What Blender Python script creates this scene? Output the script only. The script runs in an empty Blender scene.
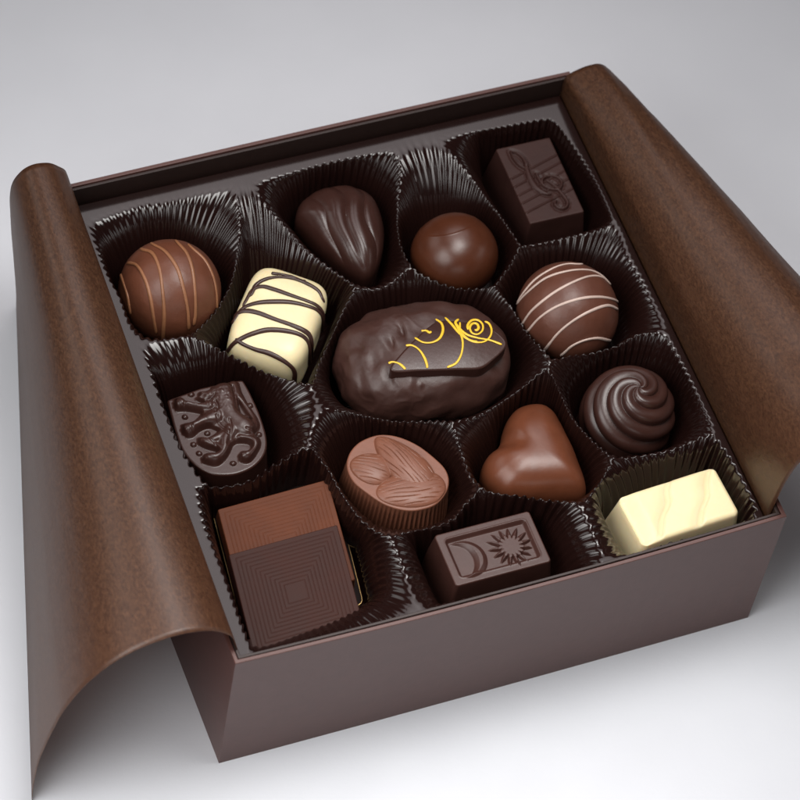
import bpy, math
import numpy as np
from mathutils import noise as mnoise, Vector

S = 0.01                       # all lengths below are centimetres
SC = bpy.context.scene
COL = SC.collection
PI = math.pi
rng = np.random.default_rng(7)

# ------------------------------------------------------------------ camera
CAM = np.array([-34.556, -58.195, 102.84])
ROT = (0.587, -0.118, -0.36)
FOC = 3780.5                   # focal length in pixels of an 800 px frame
def _rot(rx, ry, rz):
    cx, sx, cy, sy, cz, sz = math.cos(rx), math.sin(rx), math.cos(ry), math.sin(ry), math.cos(rz), math.sin(rz)
    X = np.array([[1, 0, 0], [0, cx, -sx], [0, sx, cx]]); Y = np.array([[cy, 0, sy], [0, 1, 0], [-sy, 0, cy]])
    Z = np.array([[cz, -sz, 0], [sz, cz, 0], [0, 0, 1]])
    return Z @ Y @ X
MR = _rot(*ROT)
H = 6.2                        # box height
T = 5.5                        # top sheet of the tray
FL = T - 2.4                   # floor of the cups

def ray(uv):
    uv = np.asarray(uv, float)
    return np.stack([(uv[..., 0] - 400) / FOC, -(uv[..., 1] - 400) / FOC, -np.ones(uv.shape[:-1])], -1) @ MR.T
def at(uv, z):                 # a point of the photograph carried to the level z
    d = ray(uv); z = np.asarray(z, float)
    t = (z - CAM[2]) / d[..., 2]
    return CAM + d * t[..., None]
def xy(uv, z):
    return at(uv, z)[..., :2]
def cast(uv, inside, z0, z1, n=700):   # first point of a solid met by the line of sight
    d = ray(uv); zs = np.linspace(z0, z1, n)
    out = []
    for dd in d:
        t = (zs - CAM[2]) / dd[2]
        p = CAM + dd * t[:, None]
        k = inside(p)
        if k.any(): out.append(p[np.argmax(k)])
    return np.array(out)
def crop(x0, y0, s, pts):      # points read off an enlarged crop of the photograph
    p = np.asarray(pts, float)
    return np.stack([x0 + p[:, 0] / s, y0 + p[:, 1] / s], -1)

cd = bpy.data.cameras.new('camera'); cam = bpy.data.objects.new('camera', cd); COL.objects.link(cam)
cam.location = CAM * S; cam.rotation_euler = ROT
cd.sensor_width = 36; cd.lens = 36 * FOC / 800
cd.clip_start = 0.05; cd.clip_end = 50
cd.dof.use_dof = True
cd.dof.focus_distance = float(np.dot(np.array([0.2, -2.5, T]) - CAM, -MR[:, 2])) * S
cd.dof.aperture_fstop = 20
SC.camera = cam
SC.render.resolution_x = SC.render.resolution_y = 1024

# ------------------------------------------------------------------ curves
def smooth_closed(pts, m):     # closed Catmull-Rom, m points evenly by length
    p = np.asarray(pts, float); n = len(p); t = np.linspace(0, 1, 24, endpoint=False)[:, None]
    out = []
    for i in range(n):
        a, b, c, d = p[i - 1], p[i], p[(i + 1) % n], p[(i + 2) % n]
        out.append(.5 * (2 * b + (c - a) * t + (2 * a - 5 * b + 4 * c - d) * t ** 2 + (3 * b - a - 3 * c + d) * t ** 3))
    return even(np.concatenate(out), m)
def even(q, m, closed=True):
    q = np.asarray(q, float)
    if closed: q = np.vstack([q, q[:1]])
    L = np.r_[0, np.cumsum(np.linalg.norm(np.diff(q, axis=0), axis=1))]
    s = np.linspace(0, L[-1], m, endpoint=not closed)
    return np.stack([np.interp(s, L, q[:, k]) for k in range(q.shape[1])], -1)
def smooth_open(pts, m):
    p = np.asarray(pts, float); p = np.vstack([2 * p[0] - p[1], p, 2 * p[-1] - p[-2]])
    t = np.linspace(0, 1, 24, endpoint=False)[:, None]; out = []
    for i in range(1, len(p) - 2):
        a, b, c, d = p[i - 1], p[i], p[i + 1], p[i + 2]
        out.append(.5 * (2 * b + (c - a) * t + (2 * a - 5 * b + 4 * c - d) * t ** 2 + (3 * b - a - 3 * c + d) * t ** 3))
    out.append(p[-2:-1])
    return even(np.concatenate(out), m, False)
def ccw(p):
    p = np.asarray(p)
    a = np.sum(p[:, 0] * np.roll(p[:, 1], -1) - np.roll(p[:, 0], -1) * p[:, 1])
    return p if a > 0 else p[::-1]
def normals2(o):               # outward, of a counter-clockwise closed outline
    t = np.roll(o, -1, 0) - np.roll(o, 1, 0); t /= np.linalg.norm(t, axis=1)[:, None] + 1e-9
    return np.stack([t[:, 1], -t[:, 0]], -1)
def round_poly(c, r, m):
    c = ccw(np.asarray(c, float)); n = len(c); out = []
    for i in range(n):
        a, b, d = c[i - 1], c[i], c[(i + 1) % n]
        u = (a - b) / np.linalg.norm(a - b); v = (d - b) / np.linalg.norm(d - b)
        ang = math.acos(np.clip(u @ v, -1, 1)); k = min(r / math.tan(ang / 2), .48 * min(np.linalg.norm(a - b), np.linalg.norm(d - b)))
        p0, p1 = b + u * k, b + v * k
        t = np.linspace(0, 1, 14)[:, None]
        out.append((1 - t) ** 2 * p0 + 2 * t * (1 - t) * b + t ** 2 * p1)
    return even(np.concatenate(out), m)

# ------------------------------------------------------------------ objects
def tag(o, label=None, cat=None, group=None, kind=None):
    if label: o['label'] = label
    if cat: o['category'] = cat
    if group: o['group'] = group
    if kind: o['kind'] = kind
    return o
def root(name, loc, label, cat, group=None):
    o = bpy.data.objects.new(name, None); COL.objects.link(o)
    o.location = np.asarray(loc, float) * S; o.empty_display_size = .01
    o['_o'] = [float(v) for v in loc]
    return tag(o, label, cat, group)
def origin(o):
    return np.array(o['_o']) if o is not None and '_o' in o else np.zeros(3)
def mesh(name, V, F, mat, parent=None, top=None, N=None, loc=None):
    """one mesh object; V in cm world coordinates, F list of tuples or an (n,4) array"""
    V = np.asarray(V, float)
    base = origin(parent if top is None else top) if parent is not None else (np.asarray(loc, float) if loc is not None else np.zeros(3))
    if isinstance(F, np.ndarray):                   # drop unused vertices
        used, inv = np.unique(F, return_inverse=True); F = inv.reshape(F.shape)
        V = V[used]; N = N[used] if N is not None else None
    me = bpy.data.meshes.new(name)
    if isinstance(F, np.ndarray):
        nf, k = F.shape
        me.vertices.add(len(V)); me.vertices.foreach_set('co', ((V - base) * S).astype(np.float32).ravel())
        me.loops.add(nf * k); me.loops.foreach_set('vertex_index', F.astype(np.int32).ravel())
        me.polygons.add(nf); me.polygons.foreach_set('loop_start', (np.arange(nf) * k).astype(np.int32))
        me.polygons.foreach_set('loop_total', np.full(nf, k, np.int32))
        me.update(calc_edges=True); me.validate()
    else:
        me.from_pydata([tuple(v) for v in (V - base) * S], [], F); me.validate(); me.update()
    me.polygons.foreach_set('use_smooth', np.ones(len(me.polygons), bool))
    if N is not None:
        me.normals_split_custom_set_from_vertices([tuple(n) for n in N])
    me.materials.append(mat)
    o = bpy.data.objects.new(name, me); COL.objects.link(o)
    if parent is not None: o.parent = parent
    else: o.location = base * S
    return o
def vnormals(V, F):
    V = np.asarray(V); N = np.zeros_like(V)
    a, b, c, d = (V[F[:, i]] for i in range(4))
    n = np.cross(c - a, d - b)
    for i in range(4): np.add.at(N, F[:, i], n)
    return N / (np.linalg.norm(N, axis=1)[:, None] + 1e-12)
def split(pieces, V, F, lab, mats, parent, top=None, subs=None):
    """cut one surface into several part meshes; shared normals keep the seams invisible"""
    N = vnormals(V, F); out = {}
    for k, name in pieces:
        f = F[lab == k]
        if len(f): out[k] = mesh(name, V, f, mats if not isinstance(mats, dict) else mats[k], parent, top, N)
    return out
def ring_faces(nr, m):
    i = np.arange(nr - 1)[:, None]; j = np.arange(m)[None, :]; k = (j + 1) % m
    return np.stack([i * m + j, (i + 1) * m + j, (i + 1) * m + k, i * m + k], -1).reshape(-1, 4)
def grid_faces(nu, nv):        # index = iu*nv+iv
    i = np.arange(nu - 1)[:, None]; j = np.arange(nv - 1)[None, :]
    return np.stack([i * nv + j, (i + 1) * nv + j, (i + 1) * nv + j + 1, i * nv + j + 1], -1).reshape(-1, 4)
def tube(P, r, m=8, flat=1.0, up=None):
    """round bead along a 3-D line, tapered ends; up = outward normals to flatten along"""
    P = np.asarray(P, float); n = len(P)
    t = np.gradient(P, axis=0); t /= np.linalg.norm(t, axis=1)[:, None] + 1e-9
    if up is None: up = np.tile([0, 0, 1.], (n, 1))
    s = np.cross(t, up); s /= np.linalg.norm(s, axis=1)[:, None] + 1e-9
    u = np.cross(s, t)
    r = np.broadcast_to(r, (n,)).copy()
    e = np.ones(n); k = min(3, n // 3)
    for q in range(k): e[q] = e[-1 - q] = math.sqrt(1 - ((k - q) / (k + .05)) ** 2)
    r = r * e
    a = np.arange(m) / m * 2 * PI
    V = P[:, None] + r[:, None, None] * (np.cos(a)[None, :, None] * s[:, None] + flat * np.sin(a)[None, :, None] * u[:, None])
    V = V.reshape(-1, 3); F = [tuple(f) for f in ring_faces(n, m)]
    F += [tuple(range(m)), tuple(range((n - 1) * m, n * m))[::-1]]
    return V, F

# ------------------------------------------------------------------ materials
def nodes(name):
    m = bpy.data.materials.new(name); m.use_nodes = True
    return m, m.node_tree, m.node_tree.nodes['Principled BSDF']
def N_(t, kind, **kw):
    n = t.nodes.new(kind)
    for k, v in kw.items():
        if k in n.inputs: n.inputs[k].default_value = v
        else: setattr(n, k, v)
    return n
def ramp(t, fac, stops):
    r = t.nodes.new('ShaderNodeValToRGB'); e = r.color_ramp.elements
    while len(e) < len(stops): e.new(.5)
    for el, (p, c) in zip(e, stops): el.position = p; el.color = (*c, 1)
    t.links.new(fac, r.inputs[0]); return r.outputs[0]
def choc(name, col, rough=.36, var=.12, bump=.12, sss=0., spec=.5, bscale=900):
    m, t, b = nodes(name)
    tc = t.nodes.new('ShaderNodeTexCoord')
    n1 = N_(t, 'ShaderNodeTexNoise', Scale=140., Detail=5., Roughness=.6); t.links.new(tc.outputs['Object'], n1.inputs['Vector'])
    c = np.array(col)
    t.links.new(ramp(t, n1.outputs[0], [(.3, c * (1 - var)), (.7, c * (1 + var))]), b.inputs['Base Color'])
    n2 = N_(t, 'ShaderNodeTexNoise', Scale=float(bscale), Detail=4.); t.links.new(tc.outputs['Object'], n2.inputs['Vector'])
    n3 = N_(t, 'ShaderNodeTexNoise', Scale=220., Detail=2.); t.links.new(tc.outputs['Object'], n3.inputs['Vector'])
    ad = N_(t, 'ShaderNodeMath', operation='ADD'); t.links.new(n2.outputs[0], ad.inputs[0]); t.links.new(n3.outputs[0], ad.inputs[1])
    bp = N_(t, 'ShaderNodeBump', Strength=bump, Distance=.0004); t.links.new(ad.outputs[0], bp.inputs['Height'])
    t.links.new(bp.outputs[0], b.inputs['Normal'])
    mr = N_(t, 'ShaderNodeMapRange'); mr.inputs['To Min'].default_value = rough - .06; mr.inputs['To Max'].default_value = rough + .08
    t.links.new(n1.outputs[0], mr.inputs['Value']); t.links.new(mr.outputs[0], b.inputs['Roughness'])
    b.inputs['Specular IOR Level'].default_value = spec
    if sss:
        b.inputs['Subsurface Weight'].default_value = sss
        b.inputs['Subsurface Radius'].default_value = (.004, .0025, .0012); b.inputs['Subsurface Scale'].default_value = .6
    return m
DARK = (.040, .0155, .0115)
M_dark = choc('dark_chocolate', DARK, .36)
M_darkS = choc('dark_chocolate_matt', (.033, .0125, .0100), .48, bump=.1, spec=.26)
M_darkG = choc('dark_chocolate_glossy', (.036, .0135, .0100), .31, bump=.07)
M_darkR = choc('dark_chocolate_rough', (.045, .0180, .0135), .42, bump=.2, bscale=600)
M_milk = choc('milk_chocolate', (.122, .040, .0205), .40)
M_milkG = choc('milk_chocolate_glossy', (.066, .0185, .0078), .31, bump=.05)
M_milkH = choc('milk_chocolate_heart', (.118, .035, .0155), .32, bump=.05)
M_milkP = choc('milk_chocolate_pale', (.175, .064, .036), .44, bump=.08)
M_milkT = choc('milk_chocolate_thin', (.098, .030, .0138), .5, bump=.06, spec=.12)
M_caramel = choc('caramel_icing', (.25, .105, .048), .4)
M_pinkw = choc('pale_icing', (.50, .38, .33), .4)
M_white = choc('white_chocolate', (.78, .66, .40), .36, var=.04, bump=.05, sss=.35)
M_white2 = choc('white_chocolate_block', (.82, .69, .42), .48, var=.03, bump=.04, sss=.35)
M_yellow = choc('yellow_icing', (.80, .50, .035), .38, var=.08)

def plastic():
    m, t, b = nodes('tray_plastic')
    b.inputs['Base Color'].default_value = (.0115, .0044, .0037, 1)
    b.inputs['Roughness'].default_value = .13; b.inputs['IOR'].default_value = 1.5
    return m
M_tray = plastic()
def card(name, col, rough, bump=.05, spec=.5):
    m, t, b = nodes(name)
    tc = t.nodes.new('ShaderNodeTexCoord')
    n = N_(t, 'ShaderNodeTexNoise', Scale=260., Detail=6., Roughness=.7); t.links.new(tc.outputs['Object'], n.inputs['Vector'])
    c = np.array(col); t.links.new(ramp(t, n.outputs[0], [(.3, c * .92), (.7, c * 1.08)]), b.inputs['Base Color'])
    bp = N_(t, 'ShaderNodeBump', Strength=bump, Distance=.0003); t.links.new(n.outputs[0], bp.inputs['Height'])
    t.links.new(bp.outputs[0], b.inputs['Normal'])
    b.inputs['Roughness'].default_value = rough; b.inputs['Specular IOR Level'].default_value = spec
    return m
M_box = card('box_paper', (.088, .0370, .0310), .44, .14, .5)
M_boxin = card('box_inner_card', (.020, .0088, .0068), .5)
def paper():
    m, t, b = nodes('kraft_paper')
    tc = t.nodes.new('ShaderNodeTexCoord')
    mp = N_(t, 'ShaderNodeMapping'); mp.inputs['Scale'].default_value = (1.6, .8, 1.6); t.links.new(tc.outputs['Object'], mp.inputs['Vector'])
    n1 = N_(t, 'ShaderNodeTexNoise', Scale=1000., Detail=4., Roughness=.7); t.links.new(mp.outputs[0], n1.inputs['Vector'])
    n2 = N_(t, 'ShaderNodeTexNoise', Scale=560., Detail=6., Roughness=.75, Distortion=.3); t.links.new(mp.outputs[0], n2.inputs['Vector'])
    mx = N_(t, 'ShaderNodeMath', operation='MULTIPLY_ADD'); mx.inputs[1].default_value = .55; t.links.new(n1.outputs[0], mx.inputs[0])
    h = N_(t, 'ShaderNodeMath', operation='MULTIPLY'); h.inputs[1].default_value = .45; t.links.new(n2.outputs[0], h.inputs[0]); t.links.new(h.outputs[0], mx.inputs[2])
    t.links.new(ramp(t, mx.outputs[0], [(.40, (.046, .0182, .0080)), (.5, (.074, .0318, .0148)), (.60, (.114, .0515, .0245))]), b.inputs['Base Color'])
    bp = N_(t, 'ShaderNodeBump', Strength=.22, Distance=.0003); t.links.new(mx.outputs[0], bp.inputs['Height']); t.links.new(bp.outputs[0], b.inputs['Normal'])
    b.inputs['Roughness'].default_value = .42; b.inputs['Specular IOR Level'].default_value = .7
    tr = N_(t, 'ShaderNodeBsdfTranslucent'); tr.inputs['Color'].default_value = (.66, .40, .30, 1)
    ms = N_(t, 'ShaderNodeMixShader'); ms.inputs[0].default_value = .30
    out = t.nodes['Material Output']
    t.links.new(b.outputs[0], ms.inputs[1]); t.links.new(tr.outputs[0], ms.inputs[2]); t.links.new(ms.outputs[0], out.inputs['Surface'])
    return m
M_paper = paper()
def ground_mat():
    m, t, b = nodes('white_table_sheet')
    tc = t.nodes.new('ShaderNodeTexCoord')
    n = N_(t, 'ShaderNodeTexNoise', Scale=30., Detail=6.); t.links.new(tc.outputs['Object'], n.inputs['Vector'])
    t.links.new(ramp(t, n.outputs[0], [(.3, (.605, .620, .660)), (.7, (.630, .645, .685))]), b.inputs['Base Color'])
    n2 = N_(t, 'ShaderNodeTexNoise', Scale=500., Detail=4.); t.links.new(tc.outputs['Object'], n2.inputs['Vector'])
    bp = N_(t, 'ShaderNodeBump', Strength=.08, Distance=.0005); t.links.new(n2.outputs[0], bp.inputs['Height']); t.links.new(bp.outputs[0], b.inputs['Normal'])
    b.inputs['Roughness'].default_value = .5
    return m
M_ground = ground_mat()
def metal_gold():
    m, t, b = nodes('gold_foil'); b.inputs['Base Color'].default_value = (.42, .28, .12, 1)
    b.inputs['Metallic'].default_value = .9; b.inputs['Roughness'].default_value = .32
    return m
M_gold = metal_gold()

# ------------------------------------------------------------------ ground
g = mesh('ground', [(-400, -400, 0), (400, -400, 0), (400, 400, 0), (-400, 400, 0)], [(0, 1, 2, 3)], M_ground)
tag(g, 'plain pale grey tabletop sheet under the chocolate box', 'tabletop', kind='structure')

# ------------------------------------------------------------------ the box
box = root('chocolate_box', (0, 0, 0), 'open square dark brown cardboard box holding the tray of chocolates', 'gift box')
def wall(name, W, t, z0, z1, side, bow, mat, parent, bev=.02):
    """a straight card wall, W = outer half size; ends cut at the mitre; bow = outward bulge of its middle"""
    n = 40; prof = [(0, z0), (0, z1 - bev), (-bev * .4, z1 - bev * .3), (-bev, z1), (-t + bev, z1), (-t + bev * .4, z1 - bev * .3), (-t, z1 - bev), (-t, z0)]
    V = []
    for i in range(n + 1):
        a = i / n * 2 - 1
        for q, (d, z) in enumerate(prof):
            hi = (z - z0) / (z1 - z0)
            out = W + d + bow * (1 - a * a) * (.25 + .75 * hi)
            s = a * (W + d)
            p = {0: (s, -out), 1: (out, s), 2: (-s, out), 3: (-out, -s)}[side]
            V.append((*p, z))
    m = len(prof)
    F = [tuple(f) for f in ring_faces(n + 1, m)] + [tuple(range(m)), tuple(range(n * m, n * m + m))[::-1]]
    return mesh(name, V, [f[::-1] for f in F], mat, parent)
for s in range(4):
    w_ = wall('wall', 9.0, .13, .0, H, s, (.15, .0, .04, .0)[s], M_box, box)
    for p in w_.data.polygons: p.use_smooth = False
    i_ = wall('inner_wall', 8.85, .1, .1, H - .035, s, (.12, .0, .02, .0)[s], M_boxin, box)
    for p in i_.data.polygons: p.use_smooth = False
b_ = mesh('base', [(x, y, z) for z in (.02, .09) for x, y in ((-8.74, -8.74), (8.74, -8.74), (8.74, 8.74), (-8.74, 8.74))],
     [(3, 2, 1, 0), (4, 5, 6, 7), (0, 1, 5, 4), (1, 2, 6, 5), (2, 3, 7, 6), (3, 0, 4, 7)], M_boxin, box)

# ------------------------------------------------------------------ the rolled paper flaps
def flap(name, front, back, yf, yb, label, wave, blend=((0, 1), (1, 0))):
    m = 200; n = 90
    A = smooth_open(front, m); B = smooth_open(back, m)
    V = []
    for i in range(n + 1):
        s = i / n; wt = np.interp(s, [q[0] for q in blend], [q[1] for q in blend])
        for j in range(m):
            u = j / (m - 1)
            p = A[j] * wt + B[j] * (1 - wt)
            y = yf * (1 - s) + yb * s
            w = wave * math.sin(PI * u) * (mnoise.noise(Vector((u * 5.0, s * 3.2, 3.1))) + .35 * mnoise.noise(Vector((u * 16., s * 4., 8.))))
            w += .010 * math.sin(PI * u) * mnoise.noise(Vector((u * 34., s * 2.2 + u * 3, 1.7))) * (.4 + 1.2 * max(0, mnoise.noise(Vector((u * 3, s * 3, 9.)))))
            V.append((p[0] + w, y, p[1] + w))
    o = mesh(name, V, grid_faces(n + 1, m), M_paper)
    md = o.modifiers.new('thickness', 'SOLIDIFY'); md.thickness = .013 * S; md.offset = 0
    return tag(o, label, 'paper flap', 'paper flaps rolled outwards over the box sides')
flap('paper_flap',
     [(-8.69, 4.6), (-8.72, 5.6), (-8.82, 6.35), (-9.0, 7.0), (-9.3, 7.42), (-9.8, 7.82), (-10.6, 8.04), (-11.4, 7.98), (-12.17, 7.73), (-12.93, 7.18), (-13.58, 6.33), (-14.1, 5.23), (-14.45, 3.94), (-14.71, 2.64), (-14.83, 1.3), (-14.86, .03)],
     [(-8.69, 4.6), (-8.65, 5.4), (-8.35, 6.2), (-8.45, 6.9), (-8.72, 7.28), (-9.08, 7.58), (-9.48, 7.68), (-9.8, 7.6), (-10.02, 7.38), (-10.2, 7.0), (-10.27, 6.4), (-10.24, 5.4), (-10.15, 4.2), (-10.02, 2.8), (-9.9, 1.4), (-9.85, .05)],
     -8.55, 9.0, 'brown mottled paper flap rolled over the left side down to the table', .035)
flap('paper_flap',
     [(8.68, 4.6), (8.69, 5.3), (8.70, 6.0), (8.74, 6.6), (8.80, 7.4), (8.88, 8.1), (9.06, 8.8), (9.55, 9.65), (10.4, 10.35), (11.5, 10.75), (12.7, 10.6), (13.9, 9.95), (14.9, 8.9), (15.6, 7.6), (16.0, 6.4)],
     [(8.68, 4.6), (8.69, 5.1), (8.69, 5.6), (8.70, 6.0), (8.76, 6.32), (9.1, 6.52), (9.6, 6.6), (9.95, 6.50), (10.25, 6.2), (10.5, 5.8), (10.62, 5.2), (10.6, 4.4), (10.5, 3.4), (10.35, 2.2), (10.2, 1.0)],
     -8.58, 8.72, 'brown mottled paper flap rising from the right side and curling outwards', .035,
     ((0, .93), (.05, .88), (.1, .82), (.2, .735), (.3, .67), (.4, .605), (.5, .54), (.6, .475), (.7, .40), (.8, .315), (.85, .265), (.9, .205), (.95, .13), (1, .03)))

# ------------------------------------------------------------------ the tray
# crest of every cup as seen in the photograph: (x, y, how far the crest dips below the top sheet)
CUPS = [
 dict(c=(168, 285, -1.2), pitch=.262, base='ball1', P=[(94,232,0),(95,224,0),(110,217,0),(142,207,0),(167,204,0),(195,197,0),(217,193,0),(230,192,0),(235,202,.05),(239,225,.25),(238,248,.35),(234,272,.4),(225,297,.4),(207,320,.35),(192,333,.2),(182,336,.05),(160,339,0),(143,337,0),(130,323,0),(120,297,0),(109,276,0),(101,254,0)]),
 dict(c=(272, 325, -1.2), pitch=.262, P=[(240,195,0),(249,193,0),(257,196,0),(267,207,.2),(285,225,.35),(302,245,.4),(322,262,.4),(340,275,.35),(355,286,.2),(345,307,.3),(337,325,.35),(327,347,.35),(318,367,.25),(313,382,.05),(300,382,.05),(275,375,.25),(260,370,.3),(240,360,.3),(225,352,.25),(205,341,.15),(190,333,.15),(207,320,.35),(225,297,.4),(234,272,.4),(238,248,.35),(239,225,.2)]),
 dict(c=(345, 238, -1.2), pitch=.262, P=[(260,188,0),(264,182,0),(290,174,0),(315,167,0),(340,161,0),(365,156,0),(388,153,0),(397,157,0),(399,172,.15),(398,197,.35),(397,222,.4),(401,245,.35),(410,265,.2),(400,275,.25),(390,283,.3),(375,289,.25),(357,287,.2),(340,275,.35),(322,262,.4),(302,245,.4),(285,225,.35),(267,207,.15)]),
 dict(c=(455, 245, -1.2), pitch=.262, P=[(402,156,0),(413,150,0),(426,147,0),(436,146,0),(445,149,0),(454,157,.1),(468,172,.25),(486,197,.35),(505,222,.35),(519,244,.2),(515,257,.25),(503,275,.25),(495,285,.2),(480,288,.3),(455,287,.35),(430,278,.3),(411,265,.2),(401,245,.35),(397,222,.4),(398,197,.35),(400,172,.15)]),
 dict(c=(545, 190, -1.3), pitch=.22, P=[(447,143,0),(457,137,0),(477,132,0),(510,126,0),(545,120,0),(555,123,0),(565,135,0),(580,157,0),(595,182,0),(607,207,0),(611,222,0),(595,230,.15),(570,236,.25),(547,241,.25),(527,245,.2),(519,243,.2),(505,222,.35),(486,197,.35),(468,172,.25),(454,156,.05)]),
 dict(c=(572, 300, -1.2), pitch=.262, P=[(519,246,.2),(527,245,.2),(547,241,.25),(570,236,.25),(595,230,.15),(612,224,0),(620,237,0),(627,257,0),(640,280,0),(652,304,0),(661,324,0),(655,331,.05),(635,335,.25),(617,346,.35),(592,353,.35),(570,356,.25),(553,359,.05),(544,350,.1),(527,332,.3),(512,307,.35),(502,295,.3),(496,285,.2),(503,275,.25)]),
 dict(c=(422, 358, -1.2), pitch=.262, P=[(357,287,.2),(375,289,.25),(390,283,.3),(400,275,.25),(411,266,.2),(430,278,.3),(455,287,.35),(480,288,.3),(495,285,.2),(502,295,.3),(512,307,.35),(527,332,.3),(544,350,.08),(549,358,0),(546,366,.05),(540,373,.15),(525,386,.35),(502,402,.4),(477,416,.35),(454,422,.15),(440,421,.2),(420,421,.3),(395,421,.35),(372,417,.35),(347,411,.2),(330,408,.05),(320,400,0),(315,390,0),(318,367,.25),(327,347,.35),(337,325,.35),(345,307,.3)]),
 dict(c=(630, 405, -1.2), pitch=.262, P=[(553,363,.05),(580,356,.3),(605,351,.35),(630,342,.3),(652,333,.05),(664,335,0),(672,347,0),(680,362,0),(692,385,0),(702,407,0),(710,426,0),(705,434,.05),(685,444,.25),(660,452,.35),(635,456,.35),(613,457,.2),(590,438,.35),(572,417,.4),(562,397,.35),(554,378,.15)]),
 dict(c=(533, 450, -1.2), pitch=.262, P=[(549,369,0),(554,380,.15),(562,397,.35),(572,417,.4),(590,438,.35),(612,457,.2),(607,470,.3),(596,487,.2),(583,503,0),(574,502,.05),(545,500,.3),(522,496,.35),(497,493,.3),(481,487,.2),(470,475,.35),(464,460,.4),(457,438,.3),(453,423,.2),(477,416,.35),(502,402,.4),(525,386,.35),(540,373,.15)]),
 dict(c=(394, 475, -1.3), pitch=.262, P=[(323,411,0),(330,409,.05),(347,412,.2),(372,418,.35),(395,422,.35),(420,422,.3),(440,422,.2),(452,424,.2),(457,438,.3),(464,460,.4),(470,475,.35),(480,487,.2),(466,504,.3),(452,519,.35),(432,527,.35),(410,531,.3),(390,534,.1),(372,528,.25),(356,513,.35),(341,492,.35),(330,472,.3),(318,455,.1),(312,445,0),(313,430,0)]),
 dict(c=(222, 425, -1.2), pitch=.33, P=[(147,356,0),(148,347,0),(160,340,0),(172,338,0),(185,336,.05),(205,342,.15),(225,353,.25),(240,361,.3),(260,371,.3),(278,377,.25),(300,384,.05),(311,388,0),(313,405,0),(308,436,0),(296,451,.05),(273,466,.2),(251,480,.25),(226,486,.25),(208,485,.1),(193,468,0),(179,444,0),(168,419,0),(157,389,0)]),
 dict(c=(292, 565, -.8), pitch=.30, floor=-1.8, P=[(199,493,0),(203,488,.05),(226,487,.25),(251,481,.25),(273,467,.2),(296,453,.05),(312,449,0),(320,457,.1),(330,472,.3),(341,492,.35),(356,513,.35),(372,529,.2),(390,539,0),(398,556,0),(406,576,0),(410,597,0),(405,610,0),(380,624,0),(350,640,0),(310,652,0),(270,662,0),(259,658,0),(248,640,0),(235,605,0),(225,577,0),(215,550,0),(205,522,0)]),
 dict(c=(495, 560, -1.2), pitch=.33, P=[(394,540,0),(410,533,.3),(432,529,.35),(452,521,.35),(466,505,.3),(481,489,.2),(497,494,.3),(522,497,.35),(545,501,.3),(574,504,.05),(582,510,0),(590,522,0),(597,540,0),(600,555,0),(596,565,0),(575,574,0),(555,580,0),(520,588,0),(495,593,0),(460,600,0),(432,606,0),(422,602,0),(410,585,0),(402,562,0)]),
 dict(c=(675, 510, -1.2), pitch=.33, P=[(585,506,0),(595,492,.2),(606,474,.3),(613,459,.2),(635,457,.35),(660,453,.35),(685,445,.25),(706,437,.05),(714,439,0),(722,448,0),(732,463,0),(745,487,0),(754,508,0),(752,518,0),(730,527,0),(702,535,0),(672,542,0),(640,552,0),(612,555,0),(602,548,0),(592,530,0),(586,515,0)]),
]

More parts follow.
